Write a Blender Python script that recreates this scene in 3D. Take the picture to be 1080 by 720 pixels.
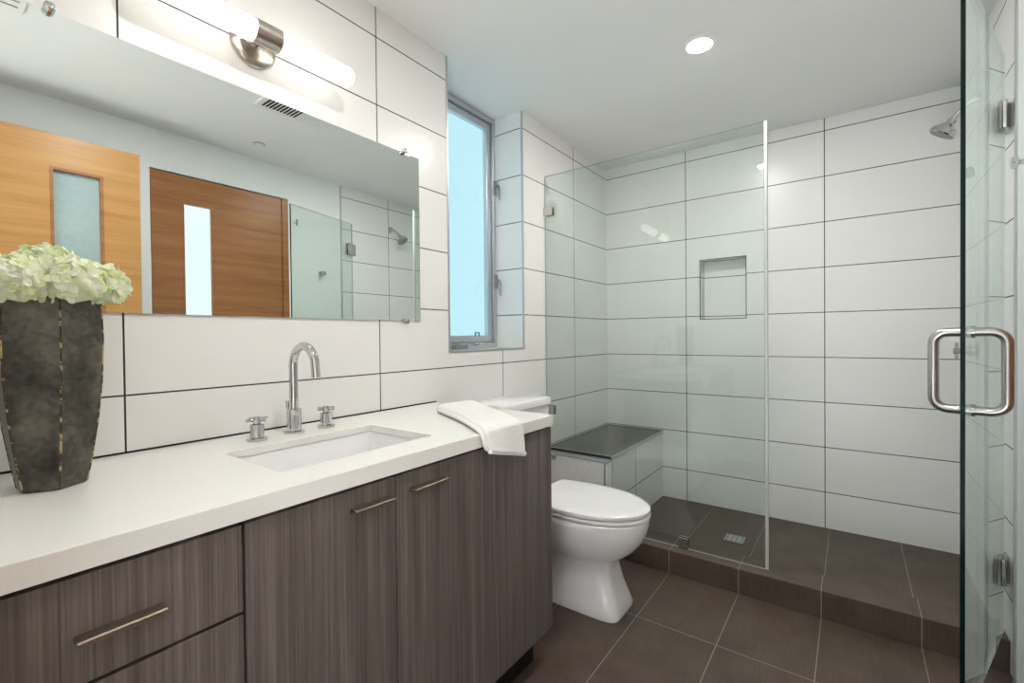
import bpy, bmesh, math, random
from mathutils import Vector, Matrix
random.seed(7)
for o in list(bpy.data.objects): bpy.data.objects.remove(o)
scene = bpy.context.scene
COL = scene.collection
PI = math.pi
# ------------------------------------------------------------------ camera
cd = bpy.data.cameras.new('camera'); cam = bpy.data.objects.new('camera', cd); COL.objects.link(cam)
cd.sensor_fit = 'HORIZONTAL'; cd.sensor_width = 36.0; cd.lens = 16.14; cd.clip_start = 0.02
r_ = Vector((0.80387784, 0.59470966, -0.01004148)); u_ = Vector((0.00118262, 0.01528413, 0.99988249)); f_ = Vector((-0.59479325, 0.80379526, -0.01158326))
M = Matrix.Identity(4)
for i in range(3):
    M[i][0] = r_[i]; M[i][1] = u_[i]; M[i][2] = -f_[i]
M.translation = Vector((1.44157, -3.12730, 1.15281))
cam.matrix_world = M
scene.camera = cam
# ------------------------------------------------------------------ world, exposure, light levels
w = bpy.data.worlds.new('world'); scene.world = w; w.use_nodes = True
w.node_tree.nodes['Background'].inputs[0].default_value = (0.75, 0.88, 1.0, 1); w.node_tree.nodes['Background'].inputs[1].default_value = 1.0
vs = scene.view_settings
vs.view_transform = 'Standard'; vs.look = 'None'; vs.gamma = 1.0; vs.use_curve_mapping = False; vs.exposure = 0.56
TUBE_L = 2.3        # vanity lamp glass
SPOT_L = 360.0       # recessed lights, one seen and one added
SUN_E = 34.0         # sun through the added hall skylight, bounced to the ceiling
PANE_L = 1.05        # frosted window
FILLWIN_L = 1.3     # added unseen hall window, fill light from behind the camera
LITE_L = 0.9         # backlit door pane
sl = bpy.data.lights.new('sun', 'SUN'); sl.energy = SUN_E; sl.angle = math.radians(3); sl.color = (0.93, 0.97, 1.0)
so = bpy.data.objects.new('sun', sl); COL.objects.link(so); so.location = (1.3, -3.9, 6); so.rotation_euler = (math.radians(-6), 0, 0)
# ------------------------------------------------------------------ dimensions
R = 1.870            # right wall
CE0, CE1 = 2.357, 2.400
ROW0, ROWH = 2.286, 0.254
FRONT = -3.13

# ------------------------------------------------------------------ node helpers
def new_mat(name):
    m = bpy.data.materials.new(name); m.use_nodes = True
    nt = m.node_tree; nt.nodes.clear()
    out = nt.nodes.new('ShaderNodeOutputMaterial')
    return m, nt, out
def val(nt, x):
    if isinstance(x, (int, float)):
        n = nt.nodes.new('ShaderNodeValue'); n.outputs[0].default_value = x; return n.outputs[0]
    return x
def math_(nt, op, a, b=None, c=None):
    n = nt.nodes.new('ShaderNodeMath'); n.operation = op
    for i, x in enumerate((a, b, c)):
        if x is None: continue
        if isinstance(x, (int, float)): n.inputs[i].default_value = x
        else: nt.links.new(x, n.inputs[i])
    return n.outputs[0]
def pos(nt):
    g = nt.nodes.new('ShaderNodeNewGeometry'); s = nt.nodes.new('ShaderNodeSeparateXYZ')
    nt.links.new(g.outputs['Position'], s.inputs[0]); return s.outputs[0], s.outputs[1], s.outputs[2], g.outputs['Position']
def comb(nt, x, y, z):
    n = nt.nodes.new('ShaderNodeCombineXYZ')
    for i, v in enumerate((x, y, z)):
        if isinstance(v, (int, float)): n.inputs[i].default_value = v
        else: nt.links.new(v, n.inputs[i])
    return n.outputs[0]
def noise(nt, vec, scale, detail=3, rough=0.5):
    n = nt.nodes.new('ShaderNodeTexNoise'); n.inputs['Scale'].default_value = scale; n.inputs['Detail'].default_value = detail; n.inputs['Roughness'].default_value = rough
    nt.links.new(vec, n.inputs['Vector']); return n.outputs['Fac']
def ramp(nt, fac, stops):
    n = nt.nodes.new('ShaderNodeValToRGB'); e = n.color_ramp.elements
    while len(e) < len(stops): e.new(0.5)
    for i, (p_, c) in enumerate(stops):
        e[i].position = p_; e[i].color = (c[0], c[1], c[2], 1)
    nt.links.new(fac, n.inputs[0]); return n.outputs[0]
def mixc(nt, fac, a, b):
    n = nt.nodes.new('ShaderNodeMix'); n.data_type = 'RGBA'
    nt.links.new(val(nt, fac), n.inputs[0])
    for i, x in ((6, a), (7, b)):
        if isinstance(x, tuple): n.inputs[i].default_value = (x[0], x[1], x[2], 1)
        else: nt.links.new(x, n.inputs[i])
    return n.outputs[2]
def bsdf(nt, out, color, rough=0.5, metal=0.0, spec=0.5, **kw):
    b = nt.nodes.new('ShaderNodeBsdfPrincipled')
    if isinstance(color, tuple): b.inputs['Base Color'].default_value = (color[0], color[1], color[2], 1)
    else: nt.links.new(color, b.inputs['Base Color'])
    if isinstance(rough, (int, float)): b.inputs['Roughness'].default_value = rough
    else: nt.links.new(rough, b.inputs['Roughness'])
    b.inputs['Metallic'].default_value = metal; b.inputs['Specular IOR Level'].default_value = spec
    for k, v in kw.items(): b.inputs[k].default_value = v
    nt.links.new(b.outputs[0], out.inputs[0]); return b
def bump(nt, b, h, strength=0.3, dist=0.002):
    n = nt.nodes.new('ShaderNodeBump'); n.inputs['Strength'].default_value = strength; n.inputs['Distance'].default_value = dist
    nt.links.new(h, n.inputs['Height']); nt.links.new(n.outputs[0], b.inputs['Normal'])
def line(nt, c, off, pitch, width):
    a = math_(nt, 'DIVIDE', math_(nt, 'SUBTRACT', c, off), pitch)
    d = math_(nt, 'MULTIPLY', math_(nt, 'ABSOLUTE', math_(nt, 'SUBTRACT', a, math_(nt, 'ROUND', a))), pitch)
    return math_(nt, 'LESS_THAN', d, width / 2)
def simple(name, color, rough=0.5, metal=0.0, spec=0.5, nscale=40, namt=0.04, **kw):
    m, nt, out = new_mat(name); x, y, z, P = pos(nt)
    n = noise(nt, P, nscale)
    c2 = tuple(min(1, c * (1 + namt)) for c in color); c1 = tuple(c * (1 - namt) for c in color)
    bsdf(nt, out, ramp(nt, n, [(0.3, c1), (0.7, c2)]), rough, metal, spec, **kw); return m
# ------------------------------------------------------------------ materials
TILE = (0.85, 0.85, 0.835)
def tile_mat(name, axis=None, off=0.0, pitch=0.762, base=TILE):
    m, nt, out = new_mat(name); x, y, z, P = pos(nt)
    k = line(nt, z, ROW0, ROWH, 0.0042)
    if axis:
        k = math_(nt, 'MAXIMUM', k, line(nt, {'x': x, 'y': y}[axis], off, pitch, 0.0042))
    n = noise(nt, P, 6.0)
    tone = ramp(nt, n, [(0.3, tuple(c * 0.985 for c in base)), (0.7, base)])
    c = mixc(nt, k, tone, (0.022, 0.021, 0.020))
    rg = math_(nt, 'MULTIPLY_ADD', k, 0.4, 0.28)
    b = bsdf(nt, out, c, rg, 0, 0.4)
    bump(nt, b, math_(nt, 'SUBTRACT', 1.0, k), 0.25, 0.0015)
    return m
M_TILE_L = tile_mat('tile_left', 'y', -0.4966, 0.7635)
M_TILE_B = tile_mat('tile_back', 'x', 0.5624, 0.757)
M_TILE_R = tile_mat('tile_right', 'y', -0.495, 0.762)
M_TILE_J = tile_mat('tile_rows')
M_TILE_BENCH = tile_mat('tile_bench', 'y', -0.491, 0.762)
def paint(name, c, rough=0.55):
    m, nt, out = new_mat(name); x, y, z, P = pos(nt)
    b = bsdf(nt, out, ramp(nt, noise(nt, P, 3.0), [(0.3, tuple(v * 0.985 for v in c)), (0.7, c)]), rough, 0, 0.3)
    bump(nt, b, noise(nt, P, 350), 0.05, 0.001); return m
M_PAINT = paint('wall_paint', (0.87, 0.88, 0.88)); M_HALLF = paint('hall_bounce_floor', (0.74, 0.73, 0.71), 0.4); M_CEIL = paint('ceiling_paint', (0.87, 0.87, 0.86))
def stone_tile(name, ylines=None, drain=None):
    m, nt, out = new_mat(name); x, y, z, P = pos(nt)
    k = line(nt, x, 0.731, 0.305, 0.0030)
    if ylines:
        k = math_(nt, 'MAXIMUM', k, line(nt, y, ylines[0], ylines[1], 0.0030))
    if drain:
        dx = math_(nt, 'SUBTRACT', x, drain[0]); dy = math_(nt, 'SUBTRACT', y, drain[1])
        for a in (0.72, -0.72):
            d = math_(nt, 'ABSOLUTE', math_(nt, 'ADD', math_(nt, 'MULTIPLY', dx, math.sin(a)), math_(nt, 'MULTIPLY', dy, math.cos(a))))
            k = math_(nt, 'MAXIMUM', k, math_(nt, 'MULTIPLY', math_(nt, 'LESS_THAN', d, 0.0012), 0.35))
    f = noise(nt, comb(nt, math_(nt, 'MULTIPLY', x, 160.0), math_(nt, 'MULTIPLY', math_(nt, 'ADD', y, z), 9.0), 0.0), 1.0, 3)
    g = noise(nt, P, 7.0, 4)
    f = math_(nt, 'MULTIPLY_ADD', g, 0.6, math_(nt, 'MULTIPLY', f, 0.4))
    c = ramp(nt, f, [(0.3, (0.066, 0.046, 0.035)), (0.7, (0.122, 0.090, 0.070))])
    c = mixc(nt, k, c, (0.34, 0.29, 0.25))
    b = bsdf(nt, out, c, math_(nt, 'MULTIPLY_ADD', k, 0.3, 0.42), 0, 0.3)
    bump(nt, b, f, 0.06, 0.001); return m
M_FLOOR = stone_tile('floor_tile', (-1.326, 0.61)); M_CURB = stone_tile('curb_tile'); M_SHFLOOR = stone_tile('shower_floor_tile', None, (0.935, -0.45))
def bench_top():
    m, nt, out = new_mat('bench_slab'); x, y, z, P = pos(nt)
    f = noise(nt, comb(nt, math_(nt, 'MULTIPLY', x, 160.0), math_(nt, 'MULTIPLY', y, 9.0), 0.0), 1.0, 3)
    bsdf(nt, out, ramp(nt, f, [(0.3, (0.050, 0.042, 0.036)), (0.7, (0.085, 0.072, 0.063))]), 0.25, 0, 0.5); return m
M_BENCH = bench_top()
def laminate():
    m, nt, out = new_mat('grey_brown_laminate'); x, y, z, P = pos(nt)
    h = math_(nt, 'ADD', y, math_(nt, 'MULTIPLY', x, 0.83))
    n1 = noise(nt, comb(nt, math_(nt, 'MULTIPLY', h, 210.0), math_(nt, 'MULTIPLY', z, 2.2), 0.0), 1.0, 4, 0.65)
    n2 = noise(nt, comb(nt, math_(nt, 'MULTIPLY', h, 42.0), math_(nt, 'MULTIPLY', z, 0.7), 3.0), 1.0, 3, 0.6)
    f = math_(nt, 'MULTIPLY_ADD', n1, 0.55, math_(nt, 'MULTIPLY', n2, 0.45))
    b = bsdf(nt, out, ramp(nt, f, [(0.32, (0.066, 0.054, 0.050)), (0.5, (0.136, 0.113, 0.104)), (0.70, (0.245, 0.210, 0.196))]), 0.42, 0, 0.4)
    bump(nt, b, f, 0.12, 0.0008); return m
M_LAM = laminate()
def wood(name, dark, mid, light):
    m, nt, out = new_mat(name); x, y, z, P = pos(nt)
    h = math_(nt, 'ADD', y, x)
    wv = noise(nt, comb(nt, math_(nt, 'MULTIPLY', h, 1.4), math_(nt, 'MULTIPLY', z, 22.0), 1.0), 1.0, 4, 0.6)
    n2 = noise(nt, comb(nt, math_(nt, 'MULTIPLY', h, 6.0), math_(nt, 'MULTIPLY', z, 170.0), 5.0), 1.0, 2, 0.5)
    f = math_(nt, 'MULTIPLY_ADD', n2, 0.3, math_(nt, 'MULTIPLY', wv, 0.7))
    bsdf(nt, out, ramp(nt, f, [(0.3, dark), (0.5, mid), (0.72, light)]), 0.38, 0, 0.4); return m
M_WOOD = wood('brown_door_wood', (0.23, 0.088, 0.030), (0.36, 0.152, 0.055), (0.46, 0.21, 0.084))
M_WOOD2 = wood('honey_door_wood', (0.42, 0.20, 0.065), (0.53, 0.265, 0.085), (0.62, 0.335, 0.125))
M_QUARTZ = simple('white_quartz', (0.84, 0.835, 0.80), 0.16, 0, 0.5, 220, 0.02)
M_CERAMIC = simple('white_ceramic', (0.87, 0.87, 0.88), 0.10, 0, 0.5, 20, 0.01)
M_SEAT = simple('white_seat_plastic', (0.86, 0.86, 0.86), 0.22, 0, 0.5, 20, 0.01)
M_CHROME = simple('chrome', (0.60, 0.61, 0.62), 0.07, 1.0, 0.5, 30, 0.02)
M_NICKEL = simple('brushed_nickel', (0.52, 0.48, 0.43), 0.28, 1.0, 0.5, 60, 0.05)
M_STEEL = simple('polished_steel', (0.50, 0.49, 0.47), 0.24, 1.0, 0.5, 60, 0.03)
M_BRONZE = simple('bronze_pull', (0.21, 0.175, 0.14), 0.50, 1.0, 0.5, 80, 0.08)
M_ALU = simple('aluminium', (0.58, 0.60, 0.63), 0.36, 0.9, 0.5, 80, 0.04)
M_ALUD = simple('dark_aluminium', (0.20, 0.22, 0.25), 0.4, 0.6, 0.5, 80, 0.05)  # darker grey metal of the gasket and sash stop
M_ALUL = simple('grey_latch_metal', (0.30, 0.32, 0.35), 0.35, 0.7, 0.5, 80, 0.05)
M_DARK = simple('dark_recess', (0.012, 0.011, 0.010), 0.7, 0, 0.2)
M_WHITE = simple('white_plastic', (0.82, 0.82, 0.80), 0.4, 0, 0.4)
M_GREYP = simple('grey_plastic', (0.30, 0.31, 0.31), 0.5, 0, 0.4)
def mirror_mat():
    m, nt, out = new_mat('mirror_silver'); x, y, z, P = pos(nt)
    g = nt.nodes.new('ShaderNodeBsdfGlossy'); g.inputs['Roughness'].default_value = 0.0
    nt.links.new(ramp(nt, noise(nt, P, 2.0), [(0.3, (0.80, 0.85, 0.825)), (0.7, (0.81, 0.86, 0.835))]), g.inputs[0])
    nt.links.new(g.outputs[0], out.inputs[0]); return m
M_MIRROR = mirror_mat()
def glass(name, tint):
    m, nt, out = new_mat(name)
    g = nt.nodes.new('ShaderNodeNewGeometry')
    ior = math_(nt, 'MULTIPLY_ADD', g.outputs['Backfacing'], 1 / 1.5 - 1.5, 1.5)
    fr = nt.nodes.new('ShaderNodeFresnel'); nt.links.new(ior, fr.inputs['IOR'])
    t = nt.nodes.new('ShaderNodeBsdfTransparent'); t.inputs[0].default_value = (*tint, 1)
    gl = nt.nodes.new('ShaderNodeBsdfGlossy'); gl.inputs['Roughness'].default_value = 0.0; gl.inputs[0].default_value = (0.97, 1.0, 0.985, 1)
    mx = nt.nodes.new('ShaderNodeMixShader'); nt.links.new(fr.outputs[0], mx.inputs[0]); nt.links.new(t.outputs[0], mx.inputs[1]); nt.links.new(gl.outputs[0], mx.inputs[2])
    nt.links.new(mx.outputs[0], out.inputs[0]); return m
M_GLASS = glass('shower_glass', (0.94, 0.97, 0.957))
M_GEDGE = simple('glass_cut_edge', (0.50, 0.57, 0.55), 0.12, 0, 0.6)
M_SEAL = simple('clear_edge_seal', (0.54, 0.56, 0.55), 0.2, 0, 0.5)
M_GEDGE_D = simple('glass_edge_painted_dark', (0.002, 0.014, 0.012), 0.15, 0, 0.2)  # near-black painted in for internal reflection on the door's free edge
def emit(name, color, strength, gloss=None):
    m, nt, out = new_mat(name); x, y, z, P = pos(nt)
    e = nt.nodes.new('ShaderNodeEmission'); e.inputs[1].default_value = strength
    nt.links.new(ramp(nt, noise(nt, P, 1.3, 1), [(0.3, tuple(c * 0.985 for c in color)), (0.7, color)]), e.inputs[0])
    if gloss is None: nt.links.new(e.outputs[0], out.inputs[0]); return m
    a = nt.nodes.new('ShaderNodeAddShader'); g = nt.nodes.new('ShaderNodeBsdfGlossy'); g.inputs['Roughness'].default_value = gloss; g.inputs[0].default_value = (0.06, 0.06, 0.06, 1)
    nt.links.new(e.outputs[0], a.inputs[0]); nt.links.new(g.outputs[0], a.inputs[1]); nt.links.new(a.outputs[0], out.inputs[0]); return m
M_TUBE = emit('lit_opal_glass', (1.0, 0.96, 0.87), TUBE_L)
M_SPOT = emit('lit_lens', (1.0, 0.97, 0.92), SPOT_L)
M_FILLWIN = emit('hall_fill_glass', (0.97, 0.98, 1.0), FILLWIN_L)
M_PANE = emit('frosted_daylit_glass', (0.34, 0.55, 0.61), PANE_L, 0.2)
M_LITE = emit('backlit_frosted_glass', (0.80, 0.90, 0.97), LITE_L)
M_LITE2 = simple('frosted_door_glass', (0.38, 0.48, 0.49), 0.16, 0, 0.9)
def vase_mat():
    m, nt, out = new_mat('aged_bronze_vase'); x, y, z, P = pos(nt)
    a = noise(nt, P, 14.0, 5, 0.6); b_ = noise(nt, P, 90.0, 3)
    f = math_(nt, 'MULTIPLY_ADD', b_, 0.25, math_(nt, 'MULTIPLY', a, 0.75))
    c = ramp(nt, f, [(0.32, (0.018, 0.016, 0.013)), (0.48, (0.070, 0.064, 0.052)), (0.66, (0.17, 0.155, 0.125))])
    b = bsdf(nt, out, c, 0.38, 0.35, 0.5); bump(nt, b, f, 0.35, 0.003); return m
M_VASE = vase_mat()
def seam_mat():
    m, nt, out = new_mat('worn_gold_seam'); x, y, z, P = pos(nt)
    f = noise(nt, P, 60.0, 4, 0.6)
    bsdf(nt, out, ramp(nt, f, [(0.52, (0.045, 0.038, 0.028)), (0.60, (0.50, 0.38, 0.19))]), 0.45, 0.4, 0.5); return m
M_SEAM = seam_mat()
def petal_mat():
    m, nt, out = new_mat('hydrangea_petal'); x, y, z, P = pos(nt)
    c = ramp(nt, noise(nt, P, 38.0, 3), [(0.32, (0.76, 0.87, 0.45)), (0.50, (0.92, 0.96, 0.74)), (0.70, (0.97, 0.98, 0.90))])
    b = bsdf(nt, out, c, 0.6, 0, 0.25)
    tr = nt.nodes.new('ShaderNodeBsdfTranslucent'); nt.links.new(c, tr.inputs[0])
    mx = nt.nodes.new('ShaderNodeMixShader'); mx.inputs[0].default_value = 0.35
    nt.links.new(b.outputs[0], mx.inputs[1]); nt.links.new(tr.outputs[0], mx.inputs[2]); nt.links.new(mx.outputs[0], out.inputs[0]); return m
M_PETAL = petal_mat(); M_STEM = simple('green_stem', (0.22, 0.36, 0.08), 0.6)
def towel_mat():
    m, nt, out = new_mat('white_terry'); x, y, z, P = pos(nt)
    b = bsdf(nt, out, ramp(nt, noise(nt, P, 120.0, 3), [(0.3, (0.80, 0.80, 0.79)), (0.7, (0.88, 0.88, 0.87))]), 0.95, 0, 0.1)
    b.inputs['Sheen Weight'].default_value = 0.3
    bump(nt, b, noise(nt, P, 900.0, 2), 0.5, 0.0015); return m
M_TOWEL = towel_mat()

# ------------------------------------------------------------------ mesh helpers
def origin(o):
    v = Vector((0, 0, 0))
    while o is not None: v = v + o.location; o = o.parent
    return v
def obj(name, bm, mat, parent=None, smooth=False, bevel=0.0, seg=2, loc=None, subsurf=0, recalc=True):
    """world-space bmesh -> one mesh object"""
    if recalc: bmesh.ops.recalc_face_normals(bm, faces=bm.faces)
    o0 = origin(parent) if parent else Vector(loc or (0, 0, 0))
    bmesh.ops.translate(bm, verts=bm.verts, vec=-o0)
    me = bpy.data.meshes.new(name); bm.to_mesh(me); bm.free()
    for mm in (mat if isinstance(mat, (list, tuple)) else [mat]): me.materials.append(mm)
    if smooth:
        for p_ in me.polygons: p_.use_smooth = True
    o = bpy.data.objects.new(name, me); COL.objects.link(o)
    if parent: o.parent = parent
    else: o.location = o0
    if bevel:
        b = o.modifiers.new('bevel', 'BEVEL'); b.width = bevel; b.segments = seg; b.limit_method = 'ANGLE'; b.angle_limit = math.radians(40)
    if subsurf:
        s = o.modifiers.new('subsurf', 'SUBSURF'); s.levels = subsurf; s.render_levels = subsurf
    if smooth:
        try: me.set_sharp_from_angle(angle=math.radians(42))
        except Exception: pass
    return o
def thing(name, loc, label, cat, group=None):
    o = bpy.data.objects.new(name, None); COL.objects.link(o); o.location = loc; o.empty_display_size = 0.05
    return tag(o, label, cat, group)
def tag(o, label=None, cat=None, group=None, kind=None):
    if label: o['label'] = label
    if cat: o['category'] = cat
    if group: o['group'] = group
    if kind: o['kind'] = kind
    return o
def struct(o, label=None):
    o['kind'] = 'structure'
    if label: o['label'] = label
    return o
def box(bm, x0, x1, y0, y1, z0, z1, mi=0):
    v = [bm.verts.new((x, y, z)) for x in (x0, x1) for y in (y0, y1) for z in (z0, z1)]
    fs = [(0, 1, 3, 2), (4, 6, 7, 5), (0, 4, 5, 1), (2, 3, 7, 6), (0, 2, 6, 4), (1, 5, 7, 3)]
    out = []
    for f in fs:
        q = bm.faces.new([v[i] for i in f]); q.material_index = mi; out.append(q)
    return out
def quad(bm, pts, mi=0):
    q = bm.faces.new([bm.verts.new(p_) for p_ in pts]); q.material_index = mi; return q
def obox(bm, c, ax, ay, az, hx, hy, hz, mi=0):
    c = Vector(c); v = []
    for i in (-1, 1):
        for j in (-1, 1):
            for k in (-1, 1): v.append(bm.verts.new(c + ax * (i * hx) + ay * (j * hy) + az * (k * hz)))
    out = []
    for f in [(0, 1, 3, 2), (4, 6, 7, 5), (0, 4, 5, 1), (2, 3, 7, 6), (0, 2, 6, 4), (1, 5, 7, 3)]:
        q = bm.faces.new([v[i] for i in f]); q.material_index = mi; out.append(q)
    return out
def frame_of(d):
    d = d.normalized(); a = Vector((0, 0, 1)) if abs(d.z) < 0.9 else Vector((1, 0, 0))
    s = d.cross(a).normalized(); return s, s.cross(d).normalized()
def loft(bm, rings, closed_ends=True, mi=0):
    vr = [[bm.verts.new(p_) for p_ in r] for r in rings]; n = len(vr[0])
    for a, b in zip(vr, vr[1:]):
        for i in range(n):
            f = bm.faces.new((a[i], a[(i + 1) % n], b[(i + 1) % n], b[i])); f.material_index = mi
    if closed_ends:
        bm.faces.new(list(reversed(vr[0]))).material_index = mi; bm.faces.new(vr[-1]).material_index = mi
    return vr
def ring(c, s, u, r, n=24): return [Vector(c) + s * (r * math.cos(2 * PI * i / n)) + u * (r * math.sin(2 * PI * i / n)) for i in range(n)]
def lathe(bm, base, axis, prof, n=28):
    """prof: list of (distance along axis, radius)"""
    axis = Vector(axis).normalized(); s, u = frame_of(axis)
    loft(bm, [ring(Vector(base) + axis * d, s, u, max(r, 1e-4), n) for d, r in prof])
def cyl(bm, a, b, r, n=20, r2=None):
    a = Vector(a); b = Vector(b); lathe(bm, a, b - a, [(0, r), ((b - a).length, r if r2 is None else r2)], n)
def tube(bm, pts, r, n=16):
    pts = [Vector(p_) for p_ in pts]; rings = []; s = None
    for i, p_ in enumerate(pts):
        d = (pts[min(i + 1, len(pts) - 1)] - pts[max(i - 1, 0)]).normalized()
        if s is None: s, u = frame_of(d)
        else:
            s = (s - d * s.dot(d)).normalized(); u = s.cross(d).normalized()
        rr = r[i] if isinstance(r, list) else r
        rings.append(ring(p_, s, u, rr, n))
    loft(bm, rings)
def NB(): return bmesh.new()
def rrect(cx, cy, hx, hy, r, z, k=5):
    pts = []
    for (sx, sy, a0) in ((1, 1, 0), (-1, 1, 90), (-1, -1, 180), (1, -1, 270)):
        for i in range(k + 1):
            a = math.radians(a0 + 90 * i / k)
            pts.append(Vector((cx + sx * (hx - r) + r * math.cos(a), cy + sy * (hy - r) + r * math.sin(a), z)))
    return pts

# ================================================================== STRUCTURE
CH = 2.44            # walls run up past the ceiling underside
# floor
bm = NB(); box(bm, -0.25, R + 0.15, -0.905, FRONT - 0.12, -0.10, 0.0); struct(obj('floor', bm, M_FLOOR))
# shower floor (raised pan)
bm = NB(); box(bm, -0.02, R + 0.02, -0.757, 0.02, -0.10, 0.051); struct(obj('floor_shower', bm, M_SHFLOOR))
# ceiling, falling very slightly toward the shower
bm = NB()
prof = [(0.15, CE0 - 0.002), (0.0, CE0), (-2.0, CE1), (FRONT - 0.12, CE1)]
lo = [[bm.verts.new((x, y, z)) for x in (-0.3, R + 0.15)] for y, z in prof]; hi = [[bm.verts.new((x, y, 2.52)) for x in (-0.3, R + 0.15)] for y, z in prof]
for a, b in zip(lo, lo[1:]): bm.faces.new((a[0], a[1], b[1], b[0]))
for a, b in zip(hi, hi[1:]): bm.faces.new((a[0], b[0], b[1], a[1]))
for i in range(3):
    bm.faces.new((lo[i][0], lo[i + 1][0], hi[i + 1][0], hi[i][0])); bm.faces.new((lo[i][1], hi[i][1], hi[i + 1][1], lo[i + 1][1]))
bm.faces.new((lo[0][0], hi[0][0], hi[0][1], lo[0][1])); bm.faces.new((lo[3][0], lo[3][1], hi[3][1], hi[3][0]))
struct(obj('ceiling', bm, M_CEIL))
# left wall with the window opening (y -1.648..-1.072, z 1.089..ceiling)
WY0, WY1, WZ, WD = -1.648, -1.072, 1.089, -0.205
bm = NB()
box(bm, -0.26, 0, FRONT - 0.12, WY0, -0.1, CH); box(bm, -0.26, 0, WY1, 0.15, -0.1, CH); box(bm, -0.26, 0, WY0, WY1, -0.1, WZ)
for f in bm.faces:
    c = f.calc_center_median(); f.normal_update()
    if abs(f.normal.y) > 0.5 and WY0 - 0.01 < c.y < WY1 + 0.01: f.material_index = 1
    if abs(f.normal.z) > 0.5: f.material_index = 2
struct(obj('wall_left', bm, [M_TILE_L, M_TILE_J, M_QUARTZ], recalc=True))
# back wall with niche x .650-.922, z 1.250-1.632
NX0, NX1, NZ0, NZ1, ND = 0.650, 0.921, 1.250, 1.632, 0.09
bm = NB()
box(bm, -0.26, NX0, 0, 0.15, -0.1, CH); box(bm, NX1, R + 0.15, 0, 0.15, -0.1, CH); box(bm, NX0, NX1, 0, 0.15, -0.1, NZ0); box(bm, NX0, NX1, 0, 0.15, NZ1, CH)
box(bm, NX0, NX1, ND, 0.15, NZ0, NZ1, 1)
struct(obj('wall_back', bm, [M_TILE_B, M_TILE_J]))
# right wall: tile up to y -0.95, painted beyond, opening for the brown door
DY0, DY1, DZ = -2.215, -1.395, 2.165
TE = -0.965
bm = NB()
box(bm, R, R + 0.15, TE, 0.15, -0.1, CH, 0); box(bm, R, R + 0.15, DY1, TE, -0.1, CH, 1); box(bm, R, R + 0.15, DY0, DY1, DZ, CH, 1); box(bm, R, R + 0.15, FRONT - 0.12, DY0, -0.1, CH, 1)
struct(obj('wall_right', bm, [M_TILE_R, M_PAINT]))
bm = NB(); box(bm, R - 0.006, R, TE - 0.008, TE + 0.004, 0, 2.37); struct(obj('trim_1', bm, M_ALU))
# front wall with the doorway the camera stands in
OX0, OX1, OZ = 0.84, 1.66, 2.15
bm = NB()
box(bm, -0.26, OX0, FRONT - 0.12, FRONT, -0.1, CH); box(bm, OX1, R, FRONT - 0.12, FRONT, -0.1, CH); box(bm, OX0, OX1, FRONT - 0.12, FRONT, OZ, CH)
struct(obj('wall_front', bm, M_PAINT))
# hall beyond the doorway, its skylight and window added for light
HY = -4.75
bm = NB(); box(bm, 0.1, 2.6, HY, FRONT - 0.12, -0.10, 0.0); struct(obj('floor_hall', bm, M_HALLF))  # unseen floor made pale to bounce sun up to the ceiling
bm = NB(); box(bm, 0.0, 0.70, HY - 0.1, FRONT - 0.12, 2.40, 2.52); box(bm, 2.0, 2.7, HY - 0.1, FRONT - 0.12, 2.40, 2.52)  # gap in the slabs is an added skylight for the sun
box(bm, 0.70, 2.0, HY - 0.1, -4.50, 2.40, 2.52); box(bm, 0.70, 2.0, -3.36, FRONT - 0.12, 2.40, 2.52); struct(obj('ceiling_hall', bm, M_CEIL))
bm = NB(); box(bm, 0.0, 2.7, HY - 0.1, HY, -0.1, 2.40); struct(obj('wall_hall', bm, M_PAINT))
bm = NB(); box(bm, 0.0, 0.1, HY, FRONT - 0.12, -0.1, 2.40); struct(obj('wall_hall_left', bm, M_PAINT))
bm = NB(); box(bm, 2.6, 2.7, HY, FRONT - 0.12, -0.1, 2.40); struct(obj('wall_hall_right', bm, M_PAINT))
bm = NB(); box(bm, R + 0.15, 2.6, FRONT - 0.20, FRONT - 0.12, -0.1, 2.40); struct(obj('wall_hall_side', bm, M_PAINT))
w2 = struct(thing('hall_fill_window', (1.35, HY, 0.5), 'added glowing hall window behind the doorway, unseen fill light', 'window'))  # unseen glowing window added to light the room frontally
bm = NB(); box(bm, 0.60, 2.10, HY + 0.004, HY + 0.010, 0.40, 2.25); obj('window_pane', bm, M_FILLWIN, w2)
bm = NB()
for (x0, x1, z0, z1) in ((0.54, 0.60, 0.34, 2.31), (2.10, 2.16, 0.34, 2.31), (0.60, 2.10, 0.34, 0.40), (0.60, 2.10, 2.25, 2.31)): box(bm, x0, x1, HY + 0.001, HY + 0.05, z0, z1)
obj('window_frame', bm, M_ALU, w2)
# aluminium edge trims round the window recess
bm = NB()
box(bm, -0.004, 0.003, WY1 - 0.004, WY1 + 0.006, WZ - 0.006, 2.375)
box(bm, -0.004, 0.003, WY0 - 0.006, WY0 + 0.004, WZ - 0.006, 2.395)
box(bm, -0.004, 0.003, WY0, WY1, WZ - 0.007, WZ + 0.003)
struct(obj('trim_2', bm, M_ALU))

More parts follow.
